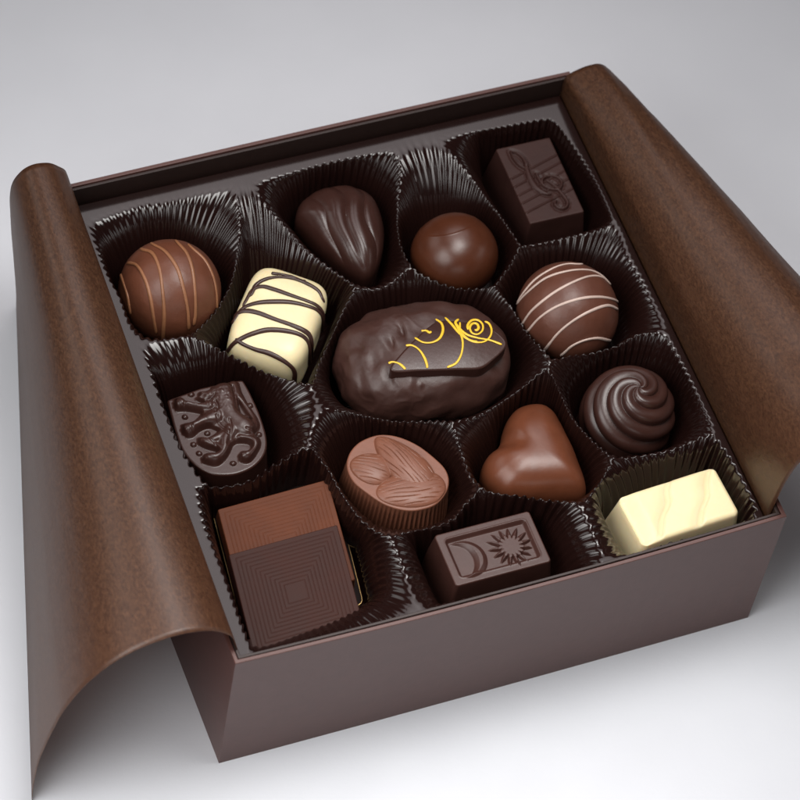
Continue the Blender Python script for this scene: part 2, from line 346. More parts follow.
# ------------------------------------------------------------------ shapes for the chocolates
FOOT = {}                                          # outline of each chocolate on its cup's floor
def frame_from(c4):            # best rectangle through four corner points
    c = c4.mean(0)
    u = (c4[1] - c4[0]) + (c4[2] - c4[3]); v = (c4[0] - c4[3]) + (c4[1] - c4[2])
    w = np.linalg.norm(u) / 2; h = np.linalg.norm(v) / 2
    u /= np.linalg.norm(u); v = v - (v @ u) * u; v /= np.linalg.norm(v)
    return c, u, v, w, h
def slab(c, u, v, w, h, top, bottom, bev, draft, relief=None, step=.02, rnd=.12, tilt=0.):
    """moulded rectangular piece: fine top grid with relief, rounded edges, sloping sides"""
    nu, nv = int(w / step) + 1, int(h / step) + 1
    a = np.linspace(-1, 1, nu) * w / 2; b = np.linspace(-1, 1, nv) * h / 2
    A, B = np.meshgrid(a, b, indexing='ij')
    # squeeze the corners a little so that they are rounded in plan
    qa, qb = np.abs(A) - (w / 2 - rnd), np.abs(B) - (h / 2 - rnd)
    k = (qa > 0) & (qb > 0); d = np.hypot(qa, qb); m = np.maximum(qa, qb); f = np.where(k, m / np.maximum(d, 1e-6), 1)
    A2 = np.where(k, np.sign(A) * (w / 2 - rnd + qa * f), A); B2 = np.where(k, np.sign(B) * (h / 2 - rnd + qb * f), B)
    e = np.minimum(w / 2 - np.abs(A), h / 2 - np.abs(B))
    x = np.clip((bev - e) / bev, 0, 1); z = top - bev * (1 - np.sqrt(np.maximum(1 - x * x, 0)))
    lab = np.zeros(A.shape, int)
    if relief is not None:
        dz, lab = relief(A2, B2, e); z = z + dz
    XY = c + A2[..., None] * u + B2[..., None] * v
    V = np.concatenate([XY, z[..., None]], -1).reshape(-1, 3)
    F = grid_faces(nu, nv); L = lab.reshape(-1)[F].max(1)
    idx = np.arange(nu * nv).reshape(nu, nv)
    rim = np.concatenate([idx[:-1, 0], idx[-1, :-1], idx[:0:-1, -1], idx[0, :0:-1]])
    rv = V[rim]; lu, lv = np.linalg.solve(np.stack([u, v], 1), (rv[:, :2] - c).T)
    rows = []; ks = 8
    for i in range(1, ks + 1):
        t = i / ks; zz = (top - bev) * (1 - t) + bottom * t
        g_ = draft * t
        rows.append(np.concatenate([c + (lu * (1 + 2 * g_ / w))[:, None] * u + (lv * (1 + 2 * g_ / h))[:, None] * v, np.full((len(rim), 1), zz)], -1))
    base = len(V); n = len(rim)
    V = np.vstack([V] + rows)
    f0 = [[rim[j], base + j, base + (j + 1) % n, rim[(j + 1) % n]] for j in range(n)]
    F2 = np.vstack([np.array(f0), ring_faces(ks, n) + base])
    V[:, 2] += tilt * ((V[:, :2] - c) @ np.array([-u[1], u[0]]))
    F = np.vstack([F, F2]); L = np.r_[L, np.zeros(len(F2), int)]
    return V, F, L, rows[-1][:, :2]
def puck(o, top, bottom, bev, draft, rings=130, relief=None, flute=None, sag=0.):
    """moulded piece of any outline: o = top outline (ccw)"""
    m = len(o); n = normals2(o); oi = o - n * bev; c = oi.mean(0)
    rho = np.linspace(0.0005, 1, rings)
    XY = c + rho[:, None, None] * (oi - c)[None]
    z = np.full((rings, m), float(top)) - sag * (rho ** 2)[:, None]
    lab = np.zeros((rings, m), int)
    if relief is not None:
        dz, lab = relief(XY); z = z + dz
    rows = [np.concatenate([XY[i], z[i][:, None]], -1) for i in range(rings)]
    for a in np.linspace(0, PI / 2, 7)[1:]:
        rows.append(np.concatenate([oi + n * bev * math.sin(a), np.full((m, 1), top - sag - bev * (1 - math.cos(a)))], -1))
    fl = np.zeros(m)
    if flute: fl = flute[1] * (np.cos(np.arange(m) / m * 2 * PI * flute[0]) - 1)
    for i in range(1, 11):
        t = i / 10; q = min(1, t * 3.)
        rows.append(np.concatenate([o + n * (draft * t + fl * q)[:, None], np.full((m, 1), (top - sag - bev) * (1 - t) + bottom * t)], -1))
    V = np.vstack(rows); F = ring_faces(len(rows), m)
    L = np.zeros((len(rows), m), int); L[:rings] = lab
    return V, F, L.reshape(-1)[F].max(1), rows[-1][:, :2]
def dome(o, zmid, up, bottom, p=2.0, q=2.0, rings=110, relief=None, inset=.12):
    m = len(o); c = o.mean(0); rows = []
    for a in np.linspace(0., PI / 2, rings):
        r = max(math.sin(a) ** (2 / p), 2e-4); z = zmid + up * math.cos(a) ** (2 / q)
        rows.append(np.concatenate([c + r * (o - c), np.full((m, 1), z)], -1))
    n = normals2(o)
    for t in np.linspace(0, 1, 14)[1:]:
        rows.append(np.concatenate([o - n * inset * t * t, np.full((m, 1), zmid * (1 - t) + bottom * t)], -1))
    V = np.stack(rows)
    if relief is not None: V = relief(V, c)
    k, m, _ = V.shape
    return V.reshape(-1, 3), ring_faces(k, m), rows[-1][:, :2]
def superell(c, ax, n=2.0, lat=90, lon=180, rot=0., disp=None, flatbottom=None):
    """rounded body; returns vertices, faces and an inside test"""
    th = np.linspace(.003, PI - .003, lat)[:, None]; ph = (np.arange(lon) / lon * 2 * PI)[None]
    d = np.stack([np.sin(th) * np.cos(ph), np.sin(th) * np.sin(ph), np.cos(th) * np.ones_like(ph)], -1)
    ax = np.asarray(ax, float)
    r = (np.abs(d / ax) ** n).sum(-1) ** (-1 / n)
    Q = d * r[..., None]
    if disp is not None: Q = Q + d * disp(Q)[..., None]
    cr, sr = math.cos(rot), math.sin(rot); Rm = np.array([[cr, -sr, 0], [sr, cr, 0], [0, 0, 1]])
    V = (Q @ Rm.T + c).reshape(-1, 3)
    if flatbottom is not None: V[:, 2] = np.maximum(V[:, 2], flatbottom)
    def inside(p):
        q = (p - c) @ Rm
        return (np.abs(q / ax) ** n).sum(-1) < 1
    F = ring_faces(lat, lon)
    return V, F, inside, Rm
def circle(c, r, m=80):
    a = np.arange(m) / m * 2 * PI
    return np.stack([c[0] + r * np.cos(a), c[1] + r * np.sin(a)], -1)
def seg_d(P, a, b):
    ab = b - a; t = np.clip(((P - a) @ ab) / (ab @ ab + 1e-12), 0, 1)
    return np.linalg.norm(P - a - t[..., None] * ab, axis=-1), t
def stroke(P, pts, rad, height, sharp=.5, ribs=None):
    """raised rounded line; rad per point"""
    pts = np.asarray(pts, float); rad = np.broadcast_to(rad, (len(pts),))
    h = np.zeros(P.shape[:-1]); run = 0.
    for i in range(len(pts) - 1):
        d, t = seg_d(P, pts[i], pts[i + 1]); r = rad[i] * (1 - t) + rad[i + 1] * t
        L = np.linalg.norm(pts[i + 1] - pts[i])
        hh = height * (r / np.mean(rad)) ** .5 * np.clip(1 - (d / r) ** 2, 0, 1) ** sharp
        if ribs: hh = hh * (1 + ribs[1] * np.cos((run + t * L) * 2 * PI / ribs[0]))
        run += L; h = np.maximum(h, hh)
    return h
def snoise(X, Y, s, seed=0.):
    sh = X.shape; return np.array([mnoise.noise(Vector((x * s, y * s, seed))) for x, y in zip(X.ravel(), Y.ravel())]).reshape(sh)
def surf_normals(P, c, flat=1.):
    n = P - c; n[:, 2] *= flat; return n / np.linalg.norm(n, axis=1)[:, None]

def piece(name, c_xy, label, group=None):
    return root(name, (c_xy[0], c_xy[1], FL), label, 'chocolate', group or 'chocolates in the tray cups')

# --- 1 and 6: striped truffle balls
def ball(px, rad, zc, mat, icing, lines, label, r_line, flat=1.0):
    c = at(px, zc)
    def disp(Q):
        return np.array([.03 * mnoise.noise(Vector(q) * .9) + .006 * mnoise.noise(Vector(q) * 4) for q in Q.reshape(-1, 3)]).reshape(Q.shape[:-1])
    V, F, ins, Rm = superell(c, (rad, rad, rad * flat), 2.0, disp=disp, flatbottom=FL + .01)
    t = piece('striped_truffle', c, label)
    mesh('truffle_body', V, F, mat, t)
    for ln in lines:
        ln = np.asarray(ln, float); ln = np.vstack([ln[0] + (ln[0] - ln[1]) * .4, ln, ln[-1] + (ln[-1] - ln[-2]) * .6])
        P = cast(smooth_open(ln, 80), ins, T + 2.5, FL)
        if len(P) < 6: continue
        P = even(P, 50, False)
        n = surf_normals(P.copy(), c)
        P = P + n * .012
        v, f = tube(P, r_line * (1 + .12 * np.sin(np.linspace(0, 9, 50) + ln[0][0])), 8, .6, n)
        mesh('icing_stripe', v, f, icing, t)
    FOOT[label] = circle(c[:2], rad * .92)
    return FOOT[label]
k3 = lambda p: crop(0, 140, 3.077, p)
foot1 = ball((170, 291), 1.64, T - .72, M_milk, M_caramel,
     [k3([(373, 418), (382, 445), (393, 480), (399, 515)]),
      k3([(388, 378), (420, 385), (445, 425), (462, 480), (472, 540), (478, 575)]),
      k3([(440, 338), (470, 350), (490, 395), (500, 460), (505, 530), (503, 585)]),
      k3([(472, 322), (510, 345), (545, 395), (565, 460), (577, 520), (580, 560)]),
      k3([(548, 318), (575, 350), (592, 400), (600, 470), (601, 530), (598, 556)]),
      k3([(592, 334), (630, 370), (655, 420), (665, 470), (667, 515)]),
      k3([(655, 372), (678, 410), (686, 450), (685, 478)])],
     'milk chocolate truffle ball with caramel brown stripes by the left flap', .058)
k4 = lambda p: crop(480, 230, 4, p)
foot6 = ball((567.5, 313), 1.65, T - .72, choc('milk_chocolate_truffle', (.098, .034, .0205), .40), M_pinkw,
     [k4([(142, 310), (165, 265), (220, 200), (290, 155), (345, 137), (390, 137)]),
      k4([(147, 300), (180, 260), (260, 195), (350, 165), (430, 160), (480, 178), (520, 215)]),
      k4([(172, 372), (210, 320), (290, 255), (370, 210), (440, 185), (490, 190), (525, 222)]),
      k4([(195, 400), (240, 350), (310, 305), (400, 275), (480, 268), (540, 280), (556, 298)]),
      k4([(265, 472), (310, 415), (370, 365), (440, 325), (510, 302), (558, 320)]),
      k4([(335, 492), (370, 462), (420, 440), (470, 432), (510, 440)])],
     'milk chocolate truffle ball with thin whitish stripes by the right flap', .045)

# --- 2: white chocolate log with dark drizzle
t_ = T - .95
def log():
    zc = T - 1.05
    c = at((276, 331), zc)
    a = xy([(297, 280), (262, 366)], zc); d = a[1] - a[0]; rot = math.atan2(d[1], d[0])
    ax = (1.74, 1.30, 1.22)
    def disp(Q): return np.array([.03 * mnoise.noise(Vector(q) * .8 + Vector((3, 1, 2))) for q in Q.reshape(-1, 3)]).reshape(Q.shape[:-1])
    V, F, ins, Rm = superell(c, ax, 4.8, 110, 220, rot, disp, FL + .01)
    t = piece('white_chocolate_log', c, 'cream white chocolate log with dark brown drizzle zigzag')
    mesh('log_body', V, F, M_white, t)
    kb = lambda p: crop(130, 200, 3.636, p)
    k0 = lambda p: crop(200, 260, 6, p)
    kl = lambda p: crop(210, 260, 6.154, p)
    lines = [kl(p) for p in (
        [(262, 200), (285, 155), (340, 122), (420, 108), (520, 120), (600, 150), (665, 192), (690, 240)],
        [(400, 88), (440, 92), (500, 108), (560, 128)],
        [(225, 250), (262, 188), (320, 165), (400, 185), (500, 220), (600, 255), (660, 285), (693, 335), (688, 430)],
        [(150, 375), (200, 302), (280, 268), (380, 258), (500, 262), (600, 285), (660, 312), (688, 360), (680, 480)],
        [(125, 420), (165, 340), (220, 315), (300, 328), (400, 365), (500, 400), (580, 437), (615, 475), (625, 560), (618, 640)],
        [(100, 575), (140, 520), (190, 485), (260, 455), (350, 432), (450, 435), (540, 455), (590, 487), (610, 540), (608, 630)],
        [(175, 497), (205, 518), (280, 550), (360, 572), (440, 612), (500, 657), (520, 695), (518, 740)])]
    for ln in lines:
        ln = np.vstack([ln[0] + (ln[0] - ln[1]) * .6, ln, ln[-1] + (ln[-1] - ln[-2]) * .5])
        P = cast(smooth_open(ln, 110), ins, T + 2, FL)
        P = even(P, 70, False)
        n = surf_normals(P.copy(), c); P = P + n * .015
        v, f = tube(P, .078 * (1 + .15 * np.sin(np.linspace(0, 12, 70) + ln[0][0])), 8, .7, n)
        mesh('drizzle', v, f, M_dark, t)
    q = smooth_closed([(1, .8), (.8, 1), (-.8, 1), (-1, .8), (-1, -.8), (-.8, -1), (.8, -1), (1, -.8)], 80) * np.array([ax[0], ax[1]])
    return c[:2] + q @ Rm[:2, :2].T
foot2 = log()

# --- 3: ribbed dark teardrop
def teardrop():
    o = smooth_closed(crop(240, 110, 4, [(222, 425), (240, 378), (290, 338), (350, 318), (410, 312), (470, 322), (522, 352), (556, 402), (575, 470), (575, 540), (562, 600), (535, 652), (502, 672), (465, 662), (415, 632), (345, 572), (280, 505), (232, 455)]), 420)
    zm = T - 1.15
    o = ccw(xy(o, zm + .18)); c = o.mean(0)
    tip = xy(np.array([366., 277.]), zm + .18)
    ax = (tip - c) / np.linalg.norm(tip - c); sd = np.array([-ax[1], ax[0]])
    lmax = ((o - c) @ ax).max(); lmin = ((o - c) @ ax).min()
    ls = np.linspace(lmin, lmax, 60); la = (o - c) @ ax; lb = (o - c) @ sd
    hw = np.array([max(.12, np.abs(lb[np.abs(la - l) < .12]).max() if (np.abs(la - l) < .12).any() else .12) for l in ls])
    def relief(V, c_):
        l = (V[..., :2] - c) @ ax; s = (V[..., :2] - c) @ sd
        w = np.interp(l, ls, hw); uu = s / w
        ph = uu * 2.7 + .35 * np.sin(l * 1.6 + uu * 2) + .12 * np.sin(l * 3.3 + 1)
        rib = np.abs(np.sin(ph * PI / 1.0 * .62)) ** .7
        rib2 = np.abs(np.sin(ph * PI * 1.3 + .7))
        up = np.clip((V[..., 2] - zm) / .5, 0, 1)
        amp = .105 * up * np.clip((lmax - l) / .7, 0, 1) * np.clip((l - lmin) / .35, .15, 1)
        V = V.copy(); V[..., 2] += amp * (rib - .6) + .012 * up * (rib2 - .5)
        return V
    V, F, ft = dome(o, zm, 1.0, FL + .01, 2.3, 2.3, 150, relief, .1)
    t = piece('teardrop_chocolate', c, 'glossy dark chocolate teardrop with lengthwise ribs')
    mesh('ribbed_body', V, F, M_darkG, t)
    return ft
foot3 = teardrop()

# --- 4: plain milk dome with a faint mould seam
def egg():
    zc = T - .95; c = at((454, 256), zc)
    sn = np.array([.12, .62, .78]); sn /= np.linalg.norm(sn)
    def disp(Q):
        h = (Q @ sn) / 1.45
        return .009 * np.exp(-((h - .72) / .012) ** 2) + .006 / (1 + np.exp(-(h - .72) / .01)) * -1
    V, F, ins, Rm = superell(c, (1.42, 1.38, 1.36), 2.1, 200, 260, .3, disp, FL + .01)
    t = piece('chocolate_dome', c, 'plain smooth milk chocolate dome without any decoration')
    mesh('dome_body', V, F, M_milkG, t)
    return circle(c[:2], 1.35)
foot4 = egg()

# --- 5: dark block with clef and staff lines
def clef_block():
    zt = T - .55
    c, u, v, w, h = frame_from(xy([(494, 149.5), (548, 137), (586.5, 211.5), (531.5, 223.5)], zt))
    k = lambda p: xy(crop(490, 130, 8, p), zt)
    loc = lambda p: np.stack([(k(p) - c) @ u, (k(p) - c) @ v], -1)
    clef = [([(163, 173), (212, 186), (260, 226), (294, 285)], [.03, .045, .05, .07]),
            ([(163, 173), (188, 230), (230, 280), (280, 312)], [.03, .045, .05, .05]),
            ([(288, 285), (304, 345), (326, 402), (360, 455), (405, 490), (450, 512), (492, 512)], [.07, .085, .11, .12, .105, .08, .04]),
            ([(368, 352), (392, 400), (425, 446), (480, 474), (540, 480), (572, 450), (570, 412), (535, 380), (480, 370), (432, 382), (412, 415), (430, 445)], [.05] * 12),
            ([(452, 405), (515, 448), (572, 512), (616, 572), (612, 615), (570, 632), (525, 610), (518, 575), (545, 568)], [.05, .055, .06, .065, .065, .06, .06, .055, .035])]
    clef = [(smooth_open(loc(p), 60), np.interp(np.linspace(0, 1, 60), np.linspace(0, 1, len(r)), r)) for p, r in clef]
    staff = [loc(p) for p in ([(150, 405), (545, 195)], [(185, 465), (575, 255)], [(215, 535), (610, 320)], [(250, 595), (640, 385)], [(290, 665), (680, 460)])]
    def relief(A, B, e):
        P = np.stack([A, B], -1)
        hc = np.zeros(A.shape)
        for p, r in clef: hc = np.maximum(hc, stroke(P, p[::3] if len(p) > 30 else p, r[::3], .075, .6))
        d = np.full(A.shape, 9.)
        for p in clef: 
            for q in p[0][::4]: d = np.minimum(d, np.hypot(A - q[0], B - q[1]))
        hs = np.zeros(A.shape)
        for s_ in staff: hs = np.maximum(hs, stroke(P, s_, .035, .04, .7))
        moat = -.03 * np.exp(-(np.maximum(d - .08, 0) / .05) ** 2)
        z = np.where(hc > .004, hc, np.maximum(hs, 0) + moat)
        z *= np.clip(e / .06, 0, 1)
        lab = np.where(hc > .01, 1, np.where((hs > .006) & (e > .06), 2, 0))
        return z, lab
    V, F, L, ft = slab(c, u, v, w, h, zt, FL + .01, .05, .2, relief, .0155, .07)
    t = piece('treble_clef_chocolate', c, 'dark rectangular chocolate embossed with a treble clef and staff lines')
    split([(0, 'block_body'), (1, 'treble_clef'), (2, 'staff_lines')], V, F, L, M_darkS, t)
    return ft
foot5 = clef_block()

# --- 7: big lumpy nougat with a leaf laid on it
def nougat():
    c = at((423, 364), T - 1.05)
    a = xy([(340, 372), (505, 352)], T - .9); d = a[1] - a[0]; rot = math.atan2(d[1], d[0])
    dents = [(-.78, .50, .12, .30, -.13), (-.60, .52, .14, .30, .05), (-1.2, .12, .12, .26, -.11), (-1.02, .12, .12, .26, .05), (-.55, -1.45, .20, .20, -.10), (-.55, -1.45, .10, .10, .07), (-1.9, -.5, .15, .4, -.10), (-2.2, .3, .2, .35, -.08), (-1.5, -1.1, .16, .3, -.09), (2.1, -1.0, .3, .2, -.10)]
    pits = [(-1.9, .1, .35, .16), (-1.1, .55, .3, .14), (-.55, .35, .28, .12), (-1.5, -.7, .4, .12), (-.35, -1.05, .3, .1), (-2.2, -.6, .3, .14), (.7, -1.2, .4, .07), (-.9, -1.5, .35, .1)]
    def disp(Q):
        out = np.empty(Q.shape[0] * Q.shape[1])
        for i, q in enumerate(Q.reshape(-1, 3)):
            p = Vector(q)
            left = min(1., max(0., (.9 - q[0]) / 2.2))
            n1 = mnoise.noise(p * 1.35 + Vector((5, 2, 7))); n2 = mnoise.noise(p * 2.9 + Vector((1, 9, 4))); n3 = mnoise.noise(p * 6.0)
            rdg = 1 - abs(mnoise.noise(p * 1.9 + Vector((2.2, 4, 1))))
            skirt = .07 * max(0, -q[2]) * (1 + math.sin(q[0] * 5.2 + 2 * n1))
            top = max(0., q[2])
            dn = 0.
            for (px_, py_, rx_, ry_, dd_) in dents:
                a_ = ((q[0] - px_) / rx_) ** 2 + ((q[1] - py_) / ry_) ** 2
                if a_ < 9: dn += dd_ * math.exp(-a_)
            out[i] = .13 * n1 + (.010 + .012 * left) * n2 + .001 * n3 + .08 * left * max(0, rdg - .72) + skirt + (dn if q[2] > -.3 else 0)
        return out.reshape(Q.shape[:-1])
    ax = (2.78, 1.98, 1.42)
    V, F, ins, Rm = superell(c, ax, 2.5, 190, 340, rot, disp, FL + .01)
    hi = V[:, 2] - (T + .26); V[:, 2] = np.where(hi > 0, T + .26 + .3 * np.tanh(hi / .3) * .62, V[:, 2])
    t = piece('large_nougat_chocolate', c, 'largest lumpy dark chocolate oval with a yellow patterned leaf on top')
    mesh('nougat_body', V, F, M_darkR, t)
    zl = T + .64
    kk = lambda p: crop(310, 270, 3.636, p)
    o = crop(320, 285, 4, [(278, 326), (300, 296), (345, 246), (400, 190), (450, 142), (475, 127), (520, 125), (600, 135), (660, 148), (700, 165), (740, 200), (751, 222), (738, 248), (700, 285), (662, 316), (630, 326), (560, 330), (480, 333), (400, 335), (310, 338)])
    o = ccw(smooth_closed(o, 360)); 
    O = ccw(xy(o, zl))
    for _ in range(30): O = .5 * O + .25 * (np.roll(O, 1, 0) + np.roll(O, -1, 0))
    lc = O.mean(0)
    ext = np.array([math.cos(rot), math.sin(rot)]); sde = np.array([-ext[1], ext[0]])
    def bend(XY):
        l = (XY - lc) @ ext; s = (XY - lc) @ sde
        return -.045 * l ** 2 * (l > 0) - .022 * l ** 2 * (l < 0) - .13 * s ** 2 - .05 * .35 * np.log1p(np.exp((s - .05) / .35)) + .03 * np.exp(-(s / .07) ** 2) * 0
    def relief(XY):
        z = bend(XY); z = z + .012 * np.sin(((XY - lc) @ ext) * 3.1) * np.cos(((XY - lc) @ sde) * 2.)
        return z, np.zeros(z.shape, int)
    V, F, L, ft_ = puck(O, zl, zl - .45, .06, .0, 60, relief)
    m = len(O); rows = len(V) // m; VV = V.reshape(rows, m, 3)
    VV[60:, :, 2] += bend(VV[60:, :, :2])
    leaf = mesh('chocolate_leaf', VV.reshape(-1, 3), F, M_dark, t)
    S_ = [[(285, 340), (300, 335), (322, 340), (338, 352), (347, 362)],
          [(348, 275), (372, 275), (398, 292), (416, 320), (425, 345), (426, 358)],
          [(380, 246), (410, 263), (442, 264), (470, 250), (483, 222), (478, 195), (456, 178)],
          [(405, 222), (422, 221), (434, 228), (441, 224)],
          [(490, 172), (515, 198), (545, 232), (590, 260), (630, 262), (654, 244), (660, 218), (650, 195), (634, 187)],
          [(541, 178), (529, 192), (540, 215), (553, 250), (555, 280), (548, 312), (530, 340), (498, 355)],
          [(598, 216), (606, 220), (613, 210), (606, 196), (590, 196), (581, 212), (590, 230), (610, 234), (627, 220), (627, 198), (610, 183), (588, 184), (574, 200), (574, 218)],
          [(528, 192), (545, 215), (572, 236), (612, 248), (655, 256), (698, 272)],
          [(545, 190), (548, 225), (575, 252), (610, 262)]]
    for ln in S_:
        p = smooth_open(kk(ln), 70); Q = xy(p, zl); 
        for _ in range(3): Q = at(p, zl + bend(Q))[:, :2]
        P = np.concatenate([Q, (zl + bend(Q) + .012)[:, None]], -1)
        v, f = tube(P,   .038 * (1 + .2 * np.sin(np.linspace(0, 7, 70) + ln[0][0])), 8, .5)
        mesh('icing_swirl', v, f, M_yellow, leaf, top=t)
    q = circle((0, 0), 1, 90) * np.array(ax[:2]) * .97
    return c[:2] + q @ Rm[:2, :2].T
foot7 = nougat()

# --- 8: piped swirl
def swirl():
    zc = FL; c = at((627, 414), T - 1.3); R = 1.47; Ht = 2.62
    nr, m = 260, 360; V = np.zeros((nr, m, 3)); ph = np.arange(m) / m * 2 * PI
    for i in range(nr):
        s = i / (nr - 1)                                   # 0 top, 1 bottom
        a = s * 1.9
        if s < .72:
            b = s / .72 * PI / 2; r0 = R * math.sin(b) ** .92; z0 = FL + 1.05 + (Ht - 1.05) * math.cos(b) ** 1.0
        else:
            q = (s - .72) / .28; r0 = R * (1 - .06 * q * q); z0 = FL + 1.05 * (1 - q)
        tw = 5 * ph - 34.0 * (s ** .8) + 2.2
        saw = np.abs(np.cos(tw / 2)) ** .8
        amp = .17 * min(1, (s + .02) / .2) * (1 if s < .8 else max(0, 1 - (s - .8) / .2) * .8 + .2)
        r = r0 + amp * (saw - .7) * (.35 + .65 * math.sin(min(s / .72, 1) * PI / 2))
        dz = amp * .8 * (saw - .6) * math.cos(min(s / .72, 1) * PI / 2)
        lean = .18 * (1 - s) ** 2
        V[i, :, 0] = c[0] + r * np.cos(ph) + lean * .9; V[i, :, 1] = c[1] + r * np.sin(ph) - lean * .1; V[i, :, 2] = z0 + dz
    t = piece('swirl_chocolate', c, 'dark chocolate piped into a twisted round swirl')
    mesh('swirl_body', V.reshape(-1, 3), ring_faces(nr, m), M_darkG, t)
    return circle(c[:2], R * .97)
foot8 = swirl()

# --- 9: heart
def heart():
    zm = T - 1.45
    o = smooth_closed(crop(440, 340, 4, [(190, 600), (170, 572), (160, 538), (166, 502), (190, 464), (224, 432), (240, 404), (246, 368), (264, 324), (298, 286), (350, 268), (402, 269), (444, 295), (474, 340), (502, 396), (530, 452), (552, 510), (574, 570), (580, 610), (560, 632), (500, 640), (420, 646), (330, 648), (245, 640)]), 400)
    o = o + np.array([0., 4.])
    o = ccw(xy(o, zm)); 
    n = normals2(o); o2 = o * 1.0
    c = o.mean(0)
    nt = xy(np.array([[498., 446.], [538., 456.]]), zm + .6)
    def relief(V, c_):
        V = V.copy()
        d, t_ = seg_d(V[..., :2], nt[0], nt[1])
        V[..., 2] -= .20 * np.exp(-(d / .30) ** 2) * (1 - t_) ** 2 * (1 + 2 * t_) * np.clip((V[..., 2] - zm) / .3, 0, 1)
        return V
    V, F, ft = dome(o, zm, 1.25, FL + .01, 2.9, 2.2, 120, relief, .1)
    t = piece('heart_chocolate', c, 'smooth glossy milk chocolate heart with its point towards the front right')
    mesh('heart_body', V, F, M_milkH, t)
    return ft
foot9 = heart()

# --- 10: oval with three almonds in relief
def almond_oval():
    zt = T - .62
    o = smooth_closed(crop(330, 420, 6.154, [(104, 290), (117, 210), (170, 143), (250, 102), (330, 88), (430, 104), (540, 153), (640, 228), (710, 300), (733, 372), (715, 445), (655, 515), (570, 548), (470, 556), (340, 520), (220, 442), (140, 372)]), 480)
    O = ccw(xy(o, zt)); c = O.mean(0)
    def alm(pc, pa, L, W):
        a = xy([pc, pa], zt); d = a[1] - a[0]; d /= np.linalg.norm(d); return a[0], d, L, W
    ka = lambda p: tuple(crop(330, 420, 6.154, [p])[0])
    A = [alm(ka((450, 268)), ka((585, 398)), 1.22, .60), alm(ka((252, 300)), ka((345, 322)), .66, .56), alm(ka((498, 428)), ka((690, 400)), 1.10, .66)]
    def relief(XY):
        best = np.zeros(XY.shape[:-1]); lab = np.zeros(best.shape, int)
        for k, (cc, d, L, W) in enumerate(A):
            q = XY - cc; l = q @ d; s = q @ np.array([-d[1], d[0]])
            taper = 1 - .30 * np.clip(-l / L, -1, 1) * (1 if k == 0 else .5)
            r2 = (l / L) ** 2 + (s / (W * taper)) ** 2
            hh = (.28 if k == 0 else .19) * np.clip(1 - r2, 0, 1) ** .5
            ph = s * (46 if k == 0 else 44) + 1.5 * np.sin(l * 2.2 + s * 5 + k) + .9 * np.sin(l * 4.1 - s * 7)
            gr = np.clip(1 - np.abs(np.sin(ph / 2)) / .45, 0, 1) * np.clip(np.sin(l * 4.1 + 3.2 * np.sin(s * 11 + k)) + .95, 0, 1)
            hh = hh - .036 * gr * np.clip((.93 - r2) / .2, 0, 1)
            u = hh > best; best = np.where(u, hh, best); lab = np.where(u & (r2 < 1), k + 1, lab)
        rim = 0
        return best, lab
    V, F, L, ft = puck(O, zt, FL + .01, .05, .16, 150, relief, (60, .05))
    t = piece('almond_relief_chocolate', c, 'oval milk chocolate with fluted side and three almonds in relief')
    split([(0, 'oval_body'), (1, 'almond'), (2, 'almond'), (3, 'almond')], V, F, L, M_milkP, t)
    return O
foot10 = almond_oval()

